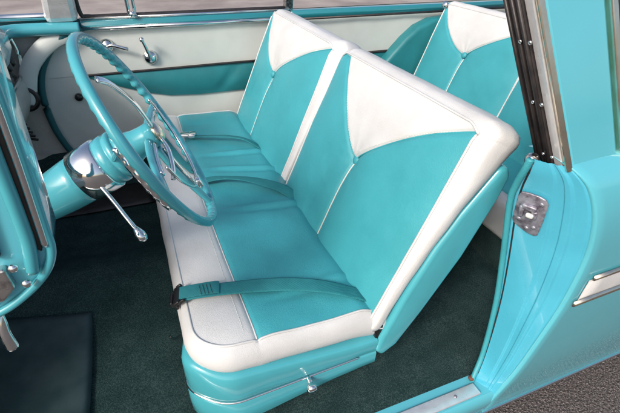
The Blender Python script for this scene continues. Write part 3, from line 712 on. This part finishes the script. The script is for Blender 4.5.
tube('windlace', [(x, FY - .022, z) for x, z in WL], .015, 'cord', kick, sm=6)
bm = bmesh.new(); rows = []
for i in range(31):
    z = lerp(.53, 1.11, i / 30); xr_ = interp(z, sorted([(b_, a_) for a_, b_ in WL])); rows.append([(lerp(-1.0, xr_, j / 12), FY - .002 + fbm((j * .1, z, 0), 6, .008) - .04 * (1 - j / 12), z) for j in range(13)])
sheet(bm, rows); obj('lining', bm, 'card_shaded', kick)
# inner pillar cover: pale band sweeping forward and down
bm = bmesh.new(); A_ = smooth_path([(-.215, FY - .02, 1.098), (-.285, FY - .03, 1.075), (-.352, FY - .04, 1.03), (-.405, FY - .05, .97), (-.435, FY - .06, .89), (-.45, FY - .07, .82)], 6)
sweep(bm, A_, [(-.036, -.004), (-.032, .004), (0, .008), (.032, .004), (.036, -.004)], up=Vector((0, -1, .25))); obj('pillar_cover', bm, 'card', kick)
bm = bmesh.new(); lathe(bm, [(.055, 0), (.056, .012), (.045, .020), (.030, .012), (.004, .010)], (-.455, FY - .06, .845), (0.1, -1, .1), 28); obj('air_vent', bm, 'black', kick)
for i in range(5):
    bm = bmesh.new(); box(bm, (-.525 + i * .006, FY - .07, .745 - i * .019), (.085, .012, .009), Matrix.Rotation(.35, 3, 'Y')); obj('vent_slat', bm, 'black', kick, bevel=.002)

# ================================================================= DASHBOARD
dash = thing('dashboard', 'turquoise topped dashboard with chrome trim running under the windshield', 'dashboard')
bm = bmesh.new(); pth = smooth_path([(-.175, 2.175, 1.112), (-.30, 2.175, 1.115), (-.41, 2.165, 1.117), (-.465, 2.11, 1.118), (-.475, 2.0, 1.12), (-.47, 1.8, 1.125), (-.46, 1.5, 1.135), (-.455, 1.1, 1.14), (-.455, .62, 1.12)], 10)
sweep(bm, pth, [(a * 1.0, b) for a, b in circ(.030, 16, .026)]); obj('top_roll', bm, 'wheel', dash)
bm = bmesh.new(); sheet(bm, [[(x, y, z) for x, z in ((-.46, 1.135), (-.55, 1.15), (-.70, 1.155))] for y in (.62, 1.2, 1.8, 2.17)]); sheet(bm, [[(x, y, 1.128) for x in (-.70, -.42, -.18)] for y in (2.17, 2.23)]); obj('top_panel', bm, 'wheel', dash)
bm = bmesh.new(); rows = []
for y in (.62, 1.0, 1.4, 1.8, 2.0, 2.15): rows.append([(x, y, z) for x, z in ((-.455, 1.10), (-.475, 1.07), (-.485, 1.00), (-.47, .95), (-.455, .93))])
sheet(bm, rows); obj('face_panel', bm, 'wornchrome', dash)
bm = bmesh.new(); rows = []
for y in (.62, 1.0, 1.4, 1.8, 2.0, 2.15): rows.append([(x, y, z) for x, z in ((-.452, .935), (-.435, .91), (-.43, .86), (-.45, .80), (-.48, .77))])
sheet(bm, rows); obj('lower_panel', bm, 'card_shaded', dash)
tube('dash_strip', [(-.438, 2.155, 1.095), (-.438, 1.4, 1.10), (-.438, .7, 1.10)], .008, 'chrome', dash, n=10)
tube('dash_strip', [(-.448, 2.155, .938), (-.448, 1.4, .94), (-.448, .7, .94)], .009, 'chrome', dash, n=10)
tube('dash_strip', [(-.438, 2.155, 1.10), (-.428, 2.16, 1.02), (-.44, 2.155, .93), (-.45, 2.15, .84)], .008, 'chrome', dash, n=10)
for y in (2.06, 1.98, 1.90, 1.72):
    bm = bmesh.new(); lathe(bm, [(.012, 0), (.012, .02), (.020, .024), (.021, .040), (.014, .048), (.001, .05)], (-.478, y, 1.02), (1, 0, .1), 20); obj('control_knob', bm, 'black', dash)
    bm = bmesh.new(); lathe(bm, [(.026, 0), (.025, .006), (.02, .01)], (-.482, y, 1.02), (1, 0, .1), 20); obj('knob_bezel', bm, 'chrome', dash)
# instrument hood
bm = bmesh.new(); prism(bm, [Vector((x, 1.36, z)) for x, z in ((-.40, 1.09), (-.345, 1.135), (-.325, 1.18), (-.325, 1.225), (-.37, 1.265), (-.62, 1.24), (-.62, 1.10))], (0, .24, 0)); obj('instrument_hood', bm, 'wheel', dash, bevel=.02, segs=4)

# ================================================================= STEERING
WC = Vector((.0145, .940, 1.118)); WN = Vector((.885, -.053, .463)).normalized(); WR = .231
wa = WN.cross(Vector((0, 0, 1))).normalized(); wb = wa.cross(WN).normalized()
if wb.z < 0: wb = -wb
def wp_(r, ang, off=0): return WC + (wa * cos(ang) + wb * sin(ang)) * r + WN * off
sw = thing('steering_wheel', 'large thin-rimmed turquoise steering wheel with finger grips and chrome horn ring', 'steering wheel')
bm = bmesh.new(); NR = 360; rings = []
for i in range(NR):
    a = 2 * pi * i / NR; ctr = wp_(WR, a); rad = (wa * cos(a) + wb * sin(a)); ring = []
    sc = .5 + .5 * cos(a * 52)
    for j in range(16):
        b_ = 2 * pi * j / 16; cr_, cn = cos(b_), sin(b_)
        inner = max(0, -cr_ * .75 - cn * .45); r_ = .0096 + .0046 * sc * min(1, inner * 1.3) ** 1.2
        ring.append(bm.verts.new(ctr + rad * (cr_ * r_) + WN * (cn * r_ * 1.1)))
    rings.append(ring)
for i in range(NR):
    for j in range(16): bm.faces.new((rings[i][j], rings[(i + 1) % NR][j], rings[(i + 1) % NR][(j + 1) % 16], rings[i][(j + 1) % 16]))
obj('rim', bm, 'wheel', sw)
ang_y = math.atan2(Vector((0, 1, 0)).dot(wb), Vector((0, 1, 0)).dot(wa))
for a in (ang_y + .10, ang_y + pi - .10, -pi / 2):
    bm = bmesh.new(); pth = [wp_(.03, a, -.012), wp_(.08, a, -.014), wp_(.14, a, -.010), wp_(.19, a, -.004), wp_(.228, a, 0)]
    sweep(bm, smooth_path(pth, 5), circ(.013, 12, .008), up=WN, scale=lambda t: 1.15 - .25 * t); spk = obj('spoke', bm, 'wheel', sw)
    bm = bmesh.new(); pth = [wp_(.04, a, -.001), wp_(.10, a, -.002), wp_(.16, a, .001)]
    sweep(bm, smooth_path(pth, 5), circ(.006, 8, .004), up=WN); obj('spoke_trim', bm, 'chrome', spk)
# horn ring
A0 = ang_y + pi - .25 if False else ang_y
bm = bmesh.new(); N2 = 90; aa = ang_y + pi; a_up = math.atan2(1, -.35)
pth = [wp_(.146, lerp(-pi / 2 - 1.75, -pi / 2 + 1.45, i / N2), .013) for i in range(N2 + 1)]
sweep(bm, pth, circ(.0036, 10), up=WN); hr = obj('horn_ring', bm, 'chrome', sw)
vup = Vector((-.081, -.071, .146)); a_up = math.atan2(vup.dot(wb), vup.dot(wa))
for a, rr, wd in ((a_up, .185, .008), (-pi / 2 + 1.2, .146, .006)):
    bm = bmesh.new(); sweep(bm, smooth_path([wp_(.022, a - .15, .012), wp_(rr * .5, a + .06, .020), wp_(rr * .85, a + .04, .014), wp_(rr, a, .004)], 6), circ(wd, 12, .0045), up=WN); obj('horn_ring_arm', bm, 'chrome', hr, )
bm = bmesh.new(); box(bm, wp_(.150, -pi / 2 + .12, .016), (.030, .022, .012), Matrix((wa, wb, WN)).transposed()); obj('horn_ring_tab', bm, 'chrome', hr, bevel=.003)
# scalloped chrome arc behind the near side of the rim
bm = bmesh.new(); pth = []
a0, a1 = ang_y + pi - .30, ang_y + pi + .42
for i in range(121):
    a = lerp(a0, a1, i / 120); pth.append(wp_(.214 + .0008 * cos(a * 52), a, -.018))
sweep(bm, pth, circ(.0055, 10, .0085), up=WN); obj('rim_backing', bm, 'chrome', sw)
bm = bmesh.new(); lathe(bm, [(.050, -.075), (.045, -.066), (.036, -.052), (.031, -.035), (.029, -.015), (.029, .0), (.022, .008)], WC, WN, 40); hb = obj('hub', bm, 'wheel', sw)
bm = bmesh.new(); lathe(bm, [(.024, .006), (.025, .012), (.020, .019), (.012, .022), (.002, .023)], WC, WN, 40); obj('horn_button', bm, 'gold', hb)

colm = thing('steering_column', 'turquoise steering column with wide chrome collar behind the wheel', 'steering column')
bm = bmesh.new(); lathe(bm, [(.020, -.75), (.024, -.55), (.030, -.42), (.034, -.40), (.036, -.37), (.044, -.30), (.052, -.24), (.055, -.20), (.055, -.175)], WC, WN, 40); obj('jacket', bm, 'wheel', colm)
bm = bmesh.new(); lathe(bm, [(.0555, -.182), (.060, -.180), (.0605, -.150), (.060, -.120), (.056, -.117)], WC, WN, 48); obj('collar', bm, 'chrome', colm)
bm = bmesh.new(); lathe(bm, [(.054, -.118), (.056, -.116), (.057, -.098), (.0535, -.095), (.0535, -.092), (.056, -.089), (.056, -.079), (.050, -.077)], WC, WN, 48); obj('signal_housing', bm, 'wheel', colm)
lb = WC - WN * .145
gl = tube('gear_lever', [(-.112, .895, 1.035), (-.092, .868, 1.007), (-.072, .84, .975), (-.055, .817, .950)], .0048, 'chrome', colm, sm=8)
bm = bmesh.new(); dv = Vector((.3, -.35, -.62)).normalized(); lathe(bm, [(.005, -.01), (.009, 0), (.0115, .008), (.011, .018), (.007, .025), (.001, .027)], (-.057, .819, .953), dv, 18); obj('lever_knob', bm, 'chrome', gl)
tube('signal_lever', [WC - WN * .10 + Vector((0, -.05, .02)), WC - WN * .085 + Vector((0, -.12, .06)), WC - WN * .075 + Vector((-.005, -.17, .085))], .0045, 'chrome', colm, sm=6)
# small brake-pedal / seat release lever seen left of the buckle
tube('release_lever', [(.01, .86, .56), (-.03, .84, .565), (-.045, .835, .585)], .004, 'black', front)
